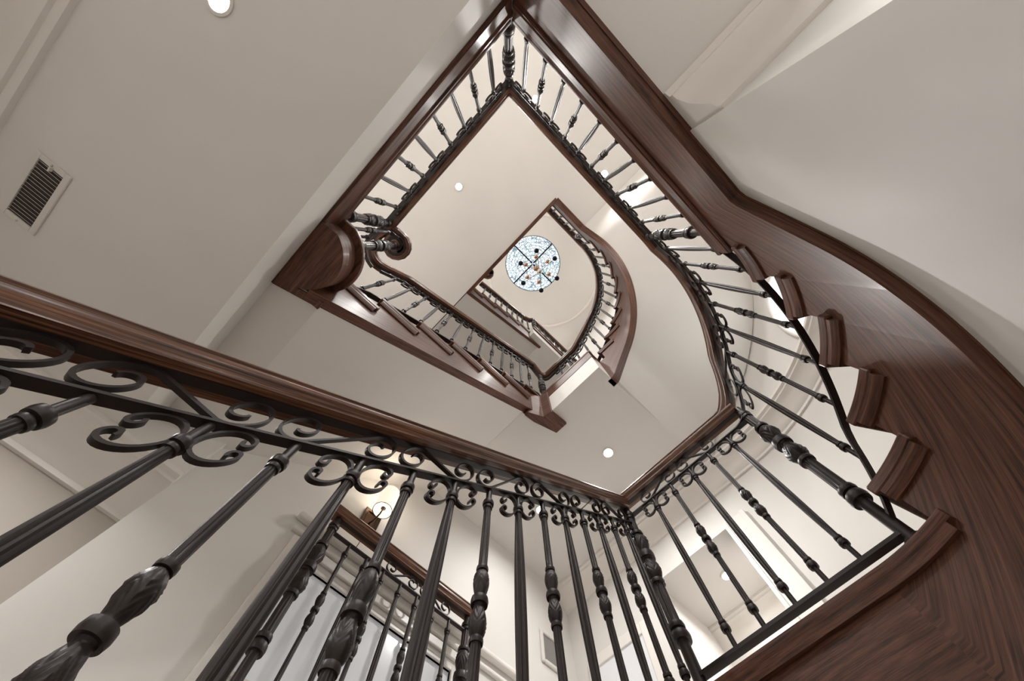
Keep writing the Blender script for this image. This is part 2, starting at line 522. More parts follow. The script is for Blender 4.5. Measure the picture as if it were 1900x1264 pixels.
def balustrade(label, pts, spots, newels=(), scrolls=(), group=None, rail=(0, 0), bars=True, cscroll=True, name='balustrade', newel_drop=.05, cat='railing', railpath=None, low=None):
    P = Path(pts)
    a = P.at(0)
    root = thing(name, label, cat, (a.x, a.y, a.z), group)
    rp = railpath or P
    mb = MB(); sweep(mb, rp, RAILP, 0 - rail[0], rp.L + rail[1], zoff=H_RAIL, base=H_LOW); build('handrail', mb, M['rail'], root, smooth=40)
    for nm, h in (('top_channel', H_CH), ('scroll_rail', H_LOW)):
        mb = MB(); sweep(mb, rp if nm == 'top_channel' else P, BARP if nm != 'top_channel' else [(-.012, 0), (.012, 0), (.012, .01), (-.012, .01)], 0, (rp if nm == 'top_channel' else P).L, zoff=h, base=H_LOW)
        build(nm, mb, M['iron'], root)
    if bars:
        mb = MB(); sweep(mb, P, [(-.017, 0), (.017, 0), (.017, .013), (-.017, .013)], low[0] if low else 0, low[1] if low else P.L, zoff=-.013); build('bottom_rail', mb, M['iron'], root)
    for (s, kind) in spots:
        p = P.at(s)
        inst('baluster', BAL_PLAIN if kind == 'p' else BAL_CARVED, (p.x, p.y, p.z), root, (0, 0, atan2(P.nrm(s).y, P.nrm(s).x)))
        if kind == 'p' and cscroll:
            for sg in (1, -1):
                r = .035
                mb = MB(); flatbar(mb, P, [(s + sg * (x + r + .010), H_LOW - .003 - r * 1.16 + y * 1.08) for x, y in c_curve(r)])
                build('c_scroll', mb, M['iron'], root, smooth=40)
    for (s, hgt, half, mir) in [(q[0], H_CH - H_LOW - .009, q[1], q[2]) for q in scrolls]:
        mb = MB(); flatbar(mb, P, [(s + x, H_LOW + .0085 + hgt / 2 + y) for x, y in s_curve(half, hgt, mir)])
        build('s_scroll', mb, M['iron'], root, smooth=40)
    for q in newels:
        s, dz = q[0], q[1]
        p = P.at(s)
        inst('newel_post', NEWEL, (p.x, p.y, p.z - newel_drop + dz), root)
    global BR
    BR = root
    return root, P

def auto_spots(L, n, first='p', a=0.0):
    return [(a + (i + 1) * (L - a) / (n + 1), ('p' if (i % 2 == 0) == (first == 'p') else 'c')) for i in range(n)]
def auto_scrolls(spots, P_L, d):
    """S scrolls over each pair of balusters"""
    out = []; m = False
    for i in range(0, len(spots) - 1, 2):
        c = (spots[i][0] + spots[i + 1][0]) / 2
        out.append((c, d - .002, m)); m = not m
    return out

# ---------------------------------------------------------------- plan paths of the stair edges
NEAR = Path(flat([(-1.3, .56), (1.75, .56)]))
CURVE1 = Path(flat(join(line((1.475, .70), (1.475, -.09), 12), [(.79 + .685 * cos(radians(-a)), -.09 + .645 * sin(radians(-a))) for a in [90 * i / 48 for i in range(49)]], line((.79, -.735), (-.71, -.735), 20))))
S_ARC1 = CURVE1.s[min(range(len(CURVE1.p)), key=lambda i: hypot(CURVE1.p[i].x - .79, CURVE1.p[i].y + .735))]   # where the arc ends
def arc1(deg):
    """path length at which the lower curve is seen under an angle from its centre"""
    lo, hi = .79, S_ARC1
    for _ in range(40):
        m = (lo + hi) / 2; p = CURVE1.at(m)
        if math.degrees(atan2(-(p.y + .09), p.x - .79)) < deg: lo = m
        else: hi = m
    return lo
FL2 = Path(flat([(-1.0, .81), (1.5, .81)]))
CURVE2 = Path(flat(join(line((1.30, .19), (1.30, -.08), 8), arc((.67, -.08), .63, 0, -90, 40), line((.67, -.71), (.03, -.71), 12))))
FL3 = Path(flat([(-.5, .745), (1.7, .745)]))

# ---------------------------------------------------------------- structure: floors, ceilings, walls
struct('floor', MB().box(-2.7, 3.6, -2.7, 3.0, L1 - .1, L1), M['stone'], 'pale stone hall floor')
# hall ceiling = underside of the second floor
struct('ceiling', MB().box(-2.72, -.735, -2.72, 2.25, C1Z, L2 - .04), M['ceil'])
struct('ceiling', MB().box(-.735, .80, -2.72, -.805, C1Z, L2 - .04), M['ceil'])
# underside of the third floor
struct('ceiling', MB().box(-2.72, -.01, -2.72, WB, C3Z, L3 - .035), M['ceil'])
struct('ceiling', MB().box(-.01, .90, -2.72, -.76, C3Z, L3 - .035), M['ceil'])
# top ceiling with round hole for the skylight
SKY = (.62, -.055); SKR = .615
mb = MB(); rows = []
n = 96
for k in range(n):
    a = 2 * pi * k / n; c, s = cos(a), sin(a)
    q = max(abs(c), abs(s)); big = 3.4 / q
    rows.append([(SKY[0] + SKR * c, SKY[1] + SKR * s, TOP), (SKY[0] + 2.4 * SKR * c, SKY[1] + 2.4 * SKR * s, TOP), (SKY[0] + big * c, SKY[1] + big * s, TOP)])
mb.grid(rows, closed_u=True)
rows = []
for k in range(n):
    a = 2 * pi * k / n; c, s = cos(a), sin(a)
    rows.append([(SKY[0] + SKR * c, SKY[1] + SKR * s, TOP), (SKY[0] + SKR * c, SKY[1] + SKR * s, TOP + .3)])
mb.grid(rows, closed_u=True)
struct('ceiling', mb, M['ceil'])
# oval ceiling moulding
ov = [(.92 + 1.27 * cos(2 * pi * k / 96), -.08 + 1.2 * sin(2 * pi * k / 96)) for k in range(97)]
mb = MB(); sweep(mb, Path(flat(ov)), [(-.03, 0), (-.03, -.012), (-.015, -.028), (.01, -.03), (.03, -.012), (.03, 0)], 0, Path(flat(ov)).L, zoff=TOP, useZ=False, caps=False)
struct('trim_1', mb, M['trim'], smooth=40)

# back wall of the stair, with a recess for the guarded window
WX0, WX1, WZ0, WZ1 = .33, 1.41, 1.20, 1.735
def wallbox(m, y): return m
mb = MB(); mb.box(-.40, WX0, WB, WB + .3, L1, TOP); mb.box(WX1, WR + .14, WB, WB + .3, L1, TOP)
mb.box(WX0, WX1, WB, WB + .3, L1, WZ0); mb.box(WX0, WX1, WB, WB + .3, WZ1, TOP)
struct('wall_back', mb, M['wall'])
struct('wall_back', MB().box(-2.72, -.40, 2.10, 2.25, L1, C1Z), M['taupe'], 'taupe wall under the crown moulding')
struct('wall_back', MB().box(-2.72, -.40, WB, WB + .14, L2 - .04, TOP), M['wall'])
struct('wall_back', MB().box(-.735, -.40, 1.915, 2.25, C1Z, L2), M['wall'])
struct('wall_left', MB().box(-2.1, -1.98, -2.72, 2.25, L1, C1Z), M['wall'])
struct('wall_left', MB().box(-2.8, -2.66, -2.8, WB + .14, L2 - .04, TOP), M['wall'])
struct('wall_front', MB().box(-2.8, 1.0, -2.84, -2.72, L1, TOP), M['wall'])
OY0, OY1, OZ = .36, 1.05, 2.515
# curved outer wall, rising the whole height
OUT = Path(flat(join(line((WR, OY0), (WR, -.1), 6), arc((.79, -.1), WR - .79, 0, -90, 48), line((.79, -1.91), (.79, -2.75), 4))))
mb = MB(); rows = []
for i in range(101):
    t = OUT.L * i / 100; p = OUT.at(t); q = OUT.off(t, .12)
    rows.append([(p.x, p.y, L1), (p.x, p.y, TOP), (q.x, q.y, TOP), (q.x, q.y, L1)])
mb.grid(rows, closed_v=True)
struct('wall_right', mb, M['wall'], smooth=30)
# straight wall beyond the landing with a cased opening
mb = MB(); mb.box(WR, WR + .12, OY1, WB, L1, TOP);
mb.box(WR, WR + .12, OY0, OY1, OZ, TOP); mb.box(WR, WR + .12, OY0, OY1, L1, L15)
struct('wall_right', mb, M['wall'])
# lobby beyond the opening
mb = MB(); mb.box(WR + .12, 3.45, OY1, OY1 + .1, L15, OZ + .1); mb.box(WR + .12, 3.45, OY0 - .12, OY0 - .02, L15, OZ + .1); mb.box(3.36, 3.46, OY0 - .12, OY1 + .1, L15, OZ + .1)
struct('wall_lobby', mb, M['wall'])
struct('ceiling', MB().box(WR + .12, 3.45, OY0 - .12, OY1 + .1, OZ, OZ + .08), M['ceil'])
struct('floor', MB().box(WR, 3.45, OY0 - .12, OY1 + .1, L15 - .1, L15), M['floor'], grain=0)
CROWN = [(0, -.19), (-.016, -.19), (-.02, -.172), (-.036, -.158), (-.05, -.13), (-.078, -.082), (-.112, -.05), (-.128, -.046), (-.13, -.03), (-.15, -.022), (-.15, 0), (0, 0)]
def crown(n, pts, ztop, k=1.0, kz=None, label=None):
    pa = Path(flat(pts)); mb = MB()
    sweep(mb, pa, [(a * k, b * (kz or k)) for a, b in CROWN], 0, pa.L, zoff=ztop, useZ=False)
    return struct('trim_%d' % n, mb, M['trim'], label, smooth=35)
crown(2, join(line((WR, WB), (WR, -.1), 8), arc((.79, -.1), WR - .79, 0, -60, 40)), C25)
crown(3, [(3.36, OY1), (3.36, OY0 - .02)], OZ, .8)
# casing around the opening
mb = MB(); mb.box(WR - .022, WR, OY0 - .19, OY0, L15, OZ + .02); mb.box(WR - .034, WR - .022, OY0 - .19, OY0 - .155, L15, OZ + .02); mb.box(WR - .03, WR - .022, OY0 - .03, OY0 - .012, L15, OZ + .02)
struct('trim_4', mb, M['trim'], bevel=.004)

# hall crowns
crown(5, [(.205, -.825), (.205, -2.72)], C1Z, 1.2, 1.35)
crown(6, [(-1.98, -2.72), (-1.98, 2.1)], C1Z, 1.33, 1.1)
crown(7, [(-1.98, 2.10), (-.40, 2.10)], C1Z, 1.28, 1.1)
# wall below the curved flight (closet under the stair), its end and the wall running off it
def z_low1(s):
    """lower edge of the curved stringer, s on CURVE1"""
    k = s - (S_ARC1 + .25)
    return C1Z - .012 if k >= 0 else max(.30, C1Z - .012 + 1.10 * k)
mb = MB(); rows = []
S_END = S_ARC1 + .59
for i in range(91):
    t = S_END * i / 90; p = CURVE1.off(t, .079); q = CURVE1.off(t, .18); zt = z_low1(t) + .05
    rows.append([(p.x, p.y, L1), (p.x, p.y, zt), (q.x, q.y, zt), (q.x, q.y, L1)])
mb.grid(rows, closed_v=True)
mb.add(rows[-1], [(0, 1, 2, 3)])
struct('wall_stair', mb, M['wall'], smooth=30)
struct('wall_hall', MB().box(.205, .30, -2.72, -.925, L1, C1Z), M['wall'])

# landings
struct('floor', MB().prism([(1.56, -.10), (1.56, .54), (1.57, .54), (1.57, 1.72), (.26, 1.72), (.26, WB), (WR, WB), (WR, -.1)], L15 - .16, L15 - .035), M['ceil'])
struct('floor', MB().prism([(1.167, .19), (1.167, .80), (1.10, .90), (1.0, .90), (1.0, WB), (WR, WB), (WR, .14)], C25, L25 - .035), M['ceil'])
struct('floor', MB().prism([(1.15, .69), (1.15, WB), (WR, WB), (WR, .69)], C4, L4 - .035), M['ceil'])

def slope_soffit(x0, z0, x1, z1, y0, y1, pre=None, th=.05):
    mb = MB(); xs = ([(pre[0], pre[1])] if pre else []) + [(x0, z0), (x1, z1)]
    rows = [[(x, y0, z), (x, y1, z), (x, y1, z + th), (x, y0, z + th)] for x, z in xs]
    mb.grid(rows, closed_v=True)
    return struct('ceiling', mb, M['ceil'])
z_low2 = lambda x: 1.965 + .70 * (x + .48)
z_low3 = lambda x: 4.93 + .667 * x
slope_soffit(-.49, 1.962, 1.005, C25 + .006, .875, WB, (-.735, 1.962))
slope_soffit(0.0, 4.93, 1.36, 4.93 + .667 * 1.36 + .02, .79, WB)
S_K2 = .27 + .63 * pi / 2 + .2
def z_lowc2(s): return 4.905 if s >= S_K2 else max(C25, 4.905 - 1.335 * (S_K2 - s))
mb = MB(); rows = []
for i in range(61):
    t = -.02 + (S_K2 + .02) * i / 60
    a = CURVE2.off(t, .07); b = CURVE2.off(t, 1.28); z = z_lowc2(t) + .012
    rows.append([(a.x, a.y, z), (b.x, b.y, z), (b.x, b.y, z + .05), (a.x, a.y, z + .05)])
mb.grid(rows, closed_v=True)
struct('ceiling', mb, M['ceil'], smooth=30)

# ---------------------------------------------------------------- stairs
NOSE = .032
STR = {}
def tread_poly(path, a, b, w, n=10, inner=0.0):
    return [tuple(path.off(a + (b - a) * i / n, inner))[:2] for i in range(n + 1)] + [tuple(path.off(b - (b - a) * i / n, w))[:2] for i in range(n + 1)]

def stair(name, label, path, fronts, z0, width, zlow, s0, s1, last_top, face=(.045, .085), over=.055, extra=None, loc=None, treads=True, n_arc=10, group=None, mitre=None):
    p = path.at(fronts[0])
    root = thing(name, label, 'staircase', loc or (p.x, p.y, z0), group)
    k = len(fronts)
    cuts = [(s0, fronts[0] + NOSE, z0 - .036)] if s0 < fronts[0] else []
    if mitre is not None: cuts = [(s0, mitre, z0 - .036), (mitre, fronts[0] + NOSE, z0 - .036)]
    for i in range(k - 1):
        z = z0 + H * (i + 1)
        mb = MB().prism(tread_poly(path, fronts[i], fronts[i + 1] + over, width, n_arc), z - .044, z)
        d = path.at(fronts[i] + .01) - path.at(fronts[i] - .01)
        nn = path.nrm((fronts[i] + fronts[i + 1]) / 2); dd = (-nn.y, nn.x, 0) if False else (nn.x, nn.y, 0)
        o = build('tread', mb, M['wood'], root, bevel=.007, grain=(nn.y, -nn.x, 0))
        # cove strip under the nosing
        mb = MB(); sweep(mb, path, [(face[0] - .010, -.088), (face[0] + .004, -.088), (face[0] + .004, -.042), (max(.003, face[0] - .034), -.042), (max(.004, face[0] - .024), -.060), (max(.006, face[0] - .016), -.076)], fronts[i] + .02, fronts[i + 1] + over - .012, zoff=z, useZ=False)
        build('cove_moulding', mb, M['wood'], o)
        a = path.off(fronts[i] + NOSE, .03); b = path.off(fronts[i] + NOSE, width)
        c = path.off(fronts[i] + NOSE + .018, width); e = path.off(fronts[i] + NOSE + .018, .03)
        build('riser', MB().prism([tuple(q)[:2] for q in (a, b, c, e)], z - H, z - .03), M['wood'], root)
        cuts.append((max(s0, fronts[i] + NOSE), fronts[i + 1] + NOSE, z - .036))
    cuts.append((fronts[-1] + NOSE, s1, last_top - .036))
    # last riser up to the floor
    a = path.off(fronts[-1] + NOSE, .03); b = path.off(fronts[-1] + NOSE, width)
    c = path.off(fronts[-1] + NOSE + .018, width); e = path.off(fronts[-1] + NOSE + .018, .03)
    build('riser', MB().prism([tuple(q)[:2] for q in (a, b, c, e)], last_top - H, last_top - .03), M['wood'], root)
    mb = MB(); strip(mb, path, cuts, zlow, face[0], face[1], mitre=mitre); root_s = build('stringer', mb, M['wood'], root, smooth=30); STR[root] = root_s
    return root

def nosing(n, path, s0, s1, z, mat='wood'):
    mb = MB(); sweep(mb, path, [(.10, -.038), (.004, -.038), (0, -.03), (0, -.008), (.005, 0), (.10, 0)], s0, s1, zoff=z, useZ=False)
    return mb

# lower straight flight (mostly below the view)
fr = [1.57 - .2675 * (10 - k) + 1.3 for k in range(1, 11)]
stair('staircase', 'dark oak straight flight below the nearest black iron railing', NEAR, fr, L1, 1.16, lambda s: max(L1, .711 * (s - 1.3) - .112 - .42), fr[0] + .02, fr[-1] + .06, L15)

# lower curved flight with the fascia that runs on under the second-floor edge
fr1 = [arc1(15.2 + 14.3 * k) for k in range(6)]
st1 = stair('staircase', 'dark oak curved flight with stepped stringer on the right', CURVE1, fr1, L15, 1.14, z_low1, 0.0, CURVE1.L + .02, L2, face=(.026, .076), mitre=.78, loc=(1.42, .1, L15))
build('nosing', nosing(0, CURVE1, 0.0, fr1[0] + .07, L15), M['wood'], st1, smooth=30)
mb = MB(); sweep(mb, CURVE1, [(.008, -.066), (.024, -.066), (.024, -.037), (.003, -.037)], 0, fr1[0] + .05, zoff=L15, useZ=False); build('cove_moulding', mb, M['wood'], st1)
# lower bead along the stringer
def bead_rows(path, zl, s0, s1, o0, o1, h, ds=.03):
    mb = MB(); rows = []; uvr = []
    n = int((s1 - s0) / ds)
    for i in range(n + 1):
        t = s0 + (s1 - s0) * i / n; z = zl(t); a = path.off(t, o0); b = path.off(t, o1)
        rows.append([(a.x, a.y, z), (a.x, a.y, z + h), (b.x, b.y, z + h), (b.x, b.y, z)])
        uvr.append([(t, 0), (t, h), (t, h + .05), (t, h + .1)])
    mb.grid(rows, closed_v=True, uvrows=uvr)
    return mb
build('lower_bead', bead_rows(CURVE1, lambda s: z_low1(s) - .006, 0, CURVE1.L + .06,   .072, .090, .03), M['wood'], STR[st1], smooth=30)

# second-floor edge
nose2 = thing('floor_edge', 'dark oak nosing and fascia along the second-floor opening, with rounded end', 'floor trim', (-.71, -.73, L2))
E2 = Path(flat([(.85, -.73), (-.71, -.73)]))
build('nosing', nosing(0, CURVE1, fr1[5], CURVE1.L, L2), M['wood'], nose2, smooth=30)
mb = MB(); sweep(mb, CURVE1, [(.008, -.066), (.024, -.066), (.024, -.037), (.003, -.037)], fr1[5] + .02, CURVE1.L, zoff=L2, useZ=False); build('cove_moulding', mb, M['wood'], nose2)
mb = MB(); sweep(mb, CURVE1, [(.006, -.036), (.006, -.118), (.012, -.122), (.012, -.134), (.018, -.140), (.03, -.140), (.03, -.036)], fr1[5] + .012, CURVE1.L, zoff=L2, useZ=False); build('fascia', mb, M['wood'], nose2)
E2Y = Path(flat(join(line((-.71, -.73), (-.71, .54), 12))))
def leftprof(pr): return [(-a, b) for a, b in pr]     # this edge is walked with the well on the left
mb = MB(); sweep(mb, E2Y, [(.10, -.038), (.004, -.038), (0, -.03), (0, -.008), (.005, 0), (.10, 0)], 0, E2Y.L, zoff=L2, useZ=False); build('nosing', mb, M['wood'], nose2, smooth=30)
E2F = Path(flat([(-.71, -.745), (-.71, .956)]))
mb = MB(); sweep(mb, E2F, [(.008, -.192), (.004, -.186), (.004, -.172), (.012, -.165), (.012, -.06), (.004, -.052), (.004, -.038), (.03, -.038), (.03, -.192)], 0, E2F.L, zoff=L2, useZ=False); build('fascia', mb, M['wood'], nose2)
bc = (-.70, .72)
bull = arc(bc, .185, -70, 75, 24)
mb = MB().prism([(-.725, .55)] + bull + [(-.52, .86), (-.485, .86), (-.485, .905), (-.52, .905), (-.725, .956)], L2 - .196, L2 - .038); build('bullnose_face', mb, M['wood'], nose2, smooth=35)
mb = MB().prism([(-.80, .50), (-.70, .505)] + arc(bc, .222, -75, 60, 28) + [(-.60, .915), (-.80, .915)], L2 - .038, L2); build('bullnose_nosing', mb, M['wood'], nose2, bevel=.008)

# middle straight flight
fr2 = [-.634 + .2675 * k + 1.0 for k in range(7)]
st2 = stair('staircase', 'dark oak straight flight across the middle, seen from below', FL2, fr2, L2, WB - .81, lambda s: z_low2(s - 1.0), 1.0 - .56, 1.0 + 1.30, L25, face=(.026, .085))
build('drop_block', MB().prism([(1.02, .855), (1.02, .895), (1.12, .885), (1.325, .825), (1.325, .705), (1.158, .715), (1.14, .80)], C25 - .035, C25 + .42), M['wood'], st2, bevel=.006)
build('nosing', MB().box(.975, 1.28, .805, .86, L25 - .038, L25), M['wood'], st2, bevel=.008)
# middle landing edge
edge25 = thing('landing_edge', 'dark oak nosing around the middle landing corner', 'floor trim', (1.155, .19, L25))
build('nosing', MB().prism([(1.158, .175), (1.158, .80), (1.20, .80), (1.20, .24), (1.40, .24), (1.40, .175)], L25 - .038, L25), M['wood'], edge25, bevel=.008)
build('fascia', MB().prism([(1.163, .187), (1.163, .80), (1.19, .80), (1.19, .215), (1.36, .215), (1.36, .187)], L25 - .175, L25 - .038), M['wood'], edge25)

# upper curved flight
fr3 = [.045 + .149 * k for k in range(9)]
st3 = stair('staircase', 'dark oak curved flight near the skylight', CURVE2, fr3, L25, 1.2, z_lowc2, -.03, CURVE2.L + .02, L3, face=(.008, .078))
build('nosing', nosing(0, CURVE2, fr3[8], CURVE2.L, L3), M['wood'], st3, smooth=30)
# third-floor edge
edge3 = thing('floor_edge', 'thin dark oak edge of the third-floor opening beside the skylight', 'floor trim', (.03, -.71, L3))
build('fascia', MB().box(-.012, .03, -.765, .80, C3Z - .02, L3 - .035), M['wood'], edge3)
build('nosing', MB().box(-.06, .032, -.765, .80, L3 - .035, L3), M['wood'], edge3, bevel=.008)

# top straight flight and gallery edge
fr4 = [-.09 + .24 * k + .5 for k in range(6)]
stair('staircase', 'small dark oak straight flight rising to the top gallery', FL3, fr4, L3, WB - .745, lambda s: z_low3(s - .5), .5, .5 + 1.40, L4, face=(.03, .07))
edge4 = thing('floor_edge', 'dark oak edge of the top gallery below the skylight ceiling', 'floor trim', (1.2, .66, L4))
build('nosing', MB().box(1.16, WR, .655, .75, L4 - .035, L4), M['wood'], edge4, bevel=.008)
build('fascia', MB().box(1.16, WR, .668, .70, L4 - .18, L4 - .035), M['wood'], edge4)

# ---------------------------------------------------------------- railings
# nearest flight
bx = lambda x: .55 + .711 * (x + .299) - BL
pts = [(x, .60, bx(x)) for x in (-.95, -.5, 0, .5, 1.0, 1.5)]
sp = []
for i in range(-4, 15):
    x = -.299 + .1305 * (i - 1)
    if x > -.9: sp.append((x + .95, 'p' if i % 2 == 0 else 'c'))
scr = []
m = False
for j in range(-3, 8):
    c = -.299 + .1305 * (2 * j - .0) ; 
    x = -.299 - .065 + .261 * j + .1305 + .0
    if -.8 < x < 1.45: scr.append((x + .95, .128, m)); m = not m
balustrade('nearest black iron railing rising across the lower left foreground', pts, sp, newels=[(2.45, .02)], scrolls=scr, group='black iron stair railings', rail=(0, .0))
# landing
pts = [(1.50, y, 1.053) for y in (.60, .4, .2, 0, -.235)]
balustrade('level black iron railing over the lower landing, right of the nearest corner post', pts, [(.60 - y, k) for y, k in ((.427, 'p'), (.304, 'c'), (.173, 'p'), (.045, 'c'), (-.083, 'p'))],
           newels=[(.835, 0)], scrolls=[(.60 - .37, .128, True), (.60 - .105, .128, False)], group='black iron stair railings')
# lower curved flight + rail along the second-floor edge to its corner
rc = .685
zn1 = lambda deg: L15 + H + H * (deg - 15) / 14.6
pl = []
pl = [(1.50, -.13, 1.053), (1.50, -.17, 1.054)]
for i in range(41):
    dg = 9.5 + (90 - 9.5) * i / 40
    z = min(zn1(dg), L2) + .05
    if dg < 26: z = 1.062 + (zn1(26) + .05 - 1.062) * ((dg - 9.5) / 16.5) ** 1.25
    pl.append((.79 + (rc + .025 * (1 - i / 40)) * cos(radians(-dg)), -.10 + rc * sin(radians(-dg)), z))
pl += [(x, -.785, L2 + .05) for x in (.76, .72, .70)]
PC1 = Path(pl)
n1 = 7
sp = auto_spots(PC1.L, n1, 'p', .10)
balustrade('black iron railing climbing the lower curved flight on the right', pl, sp, newels=[(PC1.L, 0)], low=(.12, PC1.L), scrolls=[(s, PC1.L / (n1 + 1) - .003, bool(k % 2)) for k, s in enumerate([.10 + (PC1.L - .10) / (n1 + 1) * q for q in (1.5, 3.5, 5.5)])], group='black iron stair railings')
pts = [(x, -.785, L2 + .05) for x in (.70, .2, -.3, -.785)]
LX = .70 + .785; nx = 10
balustrade('level black iron railing along the upper right edge of the second floor', pts, auto_spots(LX, nx, 'c'), newels=[(LX, 0)], scrolls=[(LX / (nx + 1) * q, LX / (nx + 1) - .002, bool(k % 2)) for k, q in enumerate((1.5, 3.5, 5.5, 7.5, 9.5))], group='black iron stair railings', rail=(0, .0))
pts = [(-.785, y, L2 + .05) for y in (-.785, -.3, .2, .58)]
LY = .53 + .785; ny = 8
balustrade('level black iron railing along the upper left edge of the second floor', pts, [(LY / (ny + 1) * (i + 1), 'p' if i % 2 == 0 else 'c') for i in range(ny)], newels=[(LY, 0)], scrolls=[(LY / (ny + 1) * q, LY / (ny + 1) - .002, bool(k % 2)) for k, q in enumerate((1.5, 3.5, 5.5, 7.5))], group='black iron stair railings', rail=(0, 0))
# middle flight with volute, landing corner and upper curved flight in one continuous rail
zf2 = lambda x: L2 + H + .71 * (x + .634) + .05
vol = [(-.645 + r_ * cos(radians(a_)), .625 + r_ * sin(radians(a_))) for a_, r_ in ((400, .03), (360, .035), (320, .045), (280, .055), (240, .062), (200, .066), (160, .068), (120, .069), (90, .070), (60, .071), (30, .072), (0, .073))]
vol2 = [(-.645 + .073 * cos(radians(a_)), .625 + .073 * sin(radians(a_))) for a_ in (-30, -60, -90, -110)]
loop = [(-.70, .555), (-.75, .565), (-.79, .60), (-.808, .66), (-.805, .72), (-.785, .775), (-.75, .815), (-.70, .842), (-.65, .853)]
lead = [(p[0], p[1], L2 + .055) for p in vol + vol2 + loop]
fl = [(x, .857, max(L2 + .055, zf2(x) if x > -.45 else zf2(-.45) - (zf2(-.45) - L2 - .055) * (-.45 - x) / .2)) for x in (-.60, -.55, -.5, -.45, -.4, -.3, 0, .3, .6, .9, 1.1, 1.2)]
zb25 = L25 + .05
corner = [(1.30 + .08 * sin(radians(a)), .777 + .08 * cos(radians(a)), min(zf2(1.2), zb25 + .02)) for a in range(0, 91, 15)]
zc2 = lambda s: L25 + H + H * (s - .045) / .149 + .05
land2 = [(1.38, y, zb25 + .02) for y in (.7, .5, .35)]
cur2 = []
rc2 = .695
for i in range(9):
    y = .28 - .36 * i / 8
    s = .19 - y
    z = zc2(s) if s > .10 else zb25 + .02 + (zc2(.10) - zb25 - .02) * max(0, (s + .12) / .22)
    cur2.append((1.378 - .01 * i / 8, y, z))
for i in range(1, 37):
    dg = 90 * i / 36; s = .27 + .63 * radians(dg)
    cur2.append((.67 + rc2 * cos(radians(-dg)), -.08 + rc2 * sin(radians(-dg)), min(L3, zc2(s) - .05) + .05))
cur2 += [(x, -.775, L3 + .05) for x in (.64, .60)]
full = lead + fl + corner + land2 + cur2
RF = Path(full)
Pf = Path(fl + corner + land2 + cur2)
# spots along the part without the volute
sx = lambda x: x + .60
sp = []
for i in range(14):
    x = -.50 + .1338 * i
    if x < 1.22: sp.append((sx(x), 'c' if i % 2 == 0 else 'p'))
s_l = sx(1.30) + .08 * pi / 2
L_land = .777 + .08
for q, y in enumerate((.60, .47, .34)): sp.append((s_l + .777 - y, 'p' if q % 2 == 0 else 'c'))
s_c = s_l + .777 - .28
rest = Pf.L - s_c - .02
nc = 13
for i in range(nc): sp.append((s_c + .07 + (rest - .08) * i / nc, 'c' if i % 2 == 1 else 'p'))
VOL = True
scr = [(sx(-.50 + .1338 * (2 * k + .5)), .131, bool(k % 2)) for k in range(6)]
scr += [(s_l + .777 - .535, .125, True)] + [(s_c + .07 + (rest - .08) * (i + .5) / nc, (rest - .08) / nc - .004, bool((i // 2) % 2)) for i in range(0, nc - 1, 2)]
balustrade('continuous black iron railing of the middle flight, from scrolled end up the upper curve', fl + corner + land2 + cur2, sp, newels=[(sx(1.31), 0), (Pf.L, 0)], scrolls=scr, group='black iron stair railings', railpath=RF)
r2 = BR
build('volute_cap', MB().tube([(-.645, .625, L2 + .055 + H_RAIL + .004), (-.645, .625, L2 + .055 + H_RAIL + .07)], .045, 28), M['rail'], r2, smooth=50)
inst('newel_post', NEWEL, (-.645, .625, L2), r2)
for vx, vy, kind in ((-.80, .69, 1), (-.755, .808, 0), (-.715, .56, 1)): inst('baluster', BAL_CARVED if kind else BAL_PLAIN, (vx, vy, L2 + .05), r2)
for h in (H_LOW,):
    pv = Path([(p[0], p[1], L2 + .05) for p in vol2[-2:] + loop]); mb = MB(); sweep(mb, pv, BARP, 0, pv.L, zoff=h); build('scroll_rail', mb, M['iron'], r2)
# third floor
pts = [(x, -.775, L3 + .05) for x in (.60, .3, -.03)]
balustrade('short iron railing on the right edge of the third-floor opening', pts, auto_spots(.63, 4, 'c'), newels=[(.62, 0)], scrolls=[(.19, .12, False), (.44, .12, True)], group='black iron stair railings')
v3 = [(.045 + .055 * cos(radians(a)), .555 + .055 * sin(radians(a))) for a in range(330, -181, -30)]
pts = [(-.03, y, L3 + .05) for y in (-.775, -.3, .2, .45)]
p3 = Path([(-.03, y, L3 + .05) for y in (-.775, -.3, .2, .45)] + [(p[0] - .02, p[1], L3 + .05) for p in v3[::-1]])
balustrade('iron railing with scrolled end on the left edge of the third-floor opening', pts, auto_spots(1.22, 8, 'p'), scrolls=[(.27, .13, False), (.54, .13, True), (.81, .13, False)], group='black iron stair railings', railpath=p3)
zf4 = lambda x: L3 + H + .19 / .24 * (x + .09) + .05
pts = [(x, .79, zf4(x)) for x in (.05, .3, .6, .9, 1.1)] + [(1.2, .76, L4 + .05), (1.26, .71, L4 + .06)]
PT = Path(pts)
balustrade('small iron railing of the top straight flight', pts, auto_spots(PT.L, 9, 'p'), newels=[(PT.L, 0)], scrolls=[(PT.L / 10 * q, PT.L / 10 - .003, bool(k % 2)) for k, q in enumerate((1.5, 3.5, 5.5, 7.5))], group='black iron stair railings')
pts = [(x, .705, L4 + .05) for x in (1.26, 1.6, 2.0, 2.5)]
balustrade('iron railing along the top gallery under the ceiling', pts, auto_spots(1.24, 8, 'p'), newels=[(1.24, 0)], group='black iron stair railings')
# guard in front of the window on the back wall
pts = [(x, 1.83, 1.06) for x in (.36, .7, 1.0, 1.39)]
balustrade('short level iron railing with two posts in front of the framed window below the sconce', pts, [(.135 + .1265 * i, 'c' if i % 2 == 0 else 'p') for i in range(7)], newels=[(0, 0), (1.03, 0)], scrolls=[(.51, .125, True), (.77, .125, False)], group='black iron stair railings', rail=(.05, .05), cscroll=False)

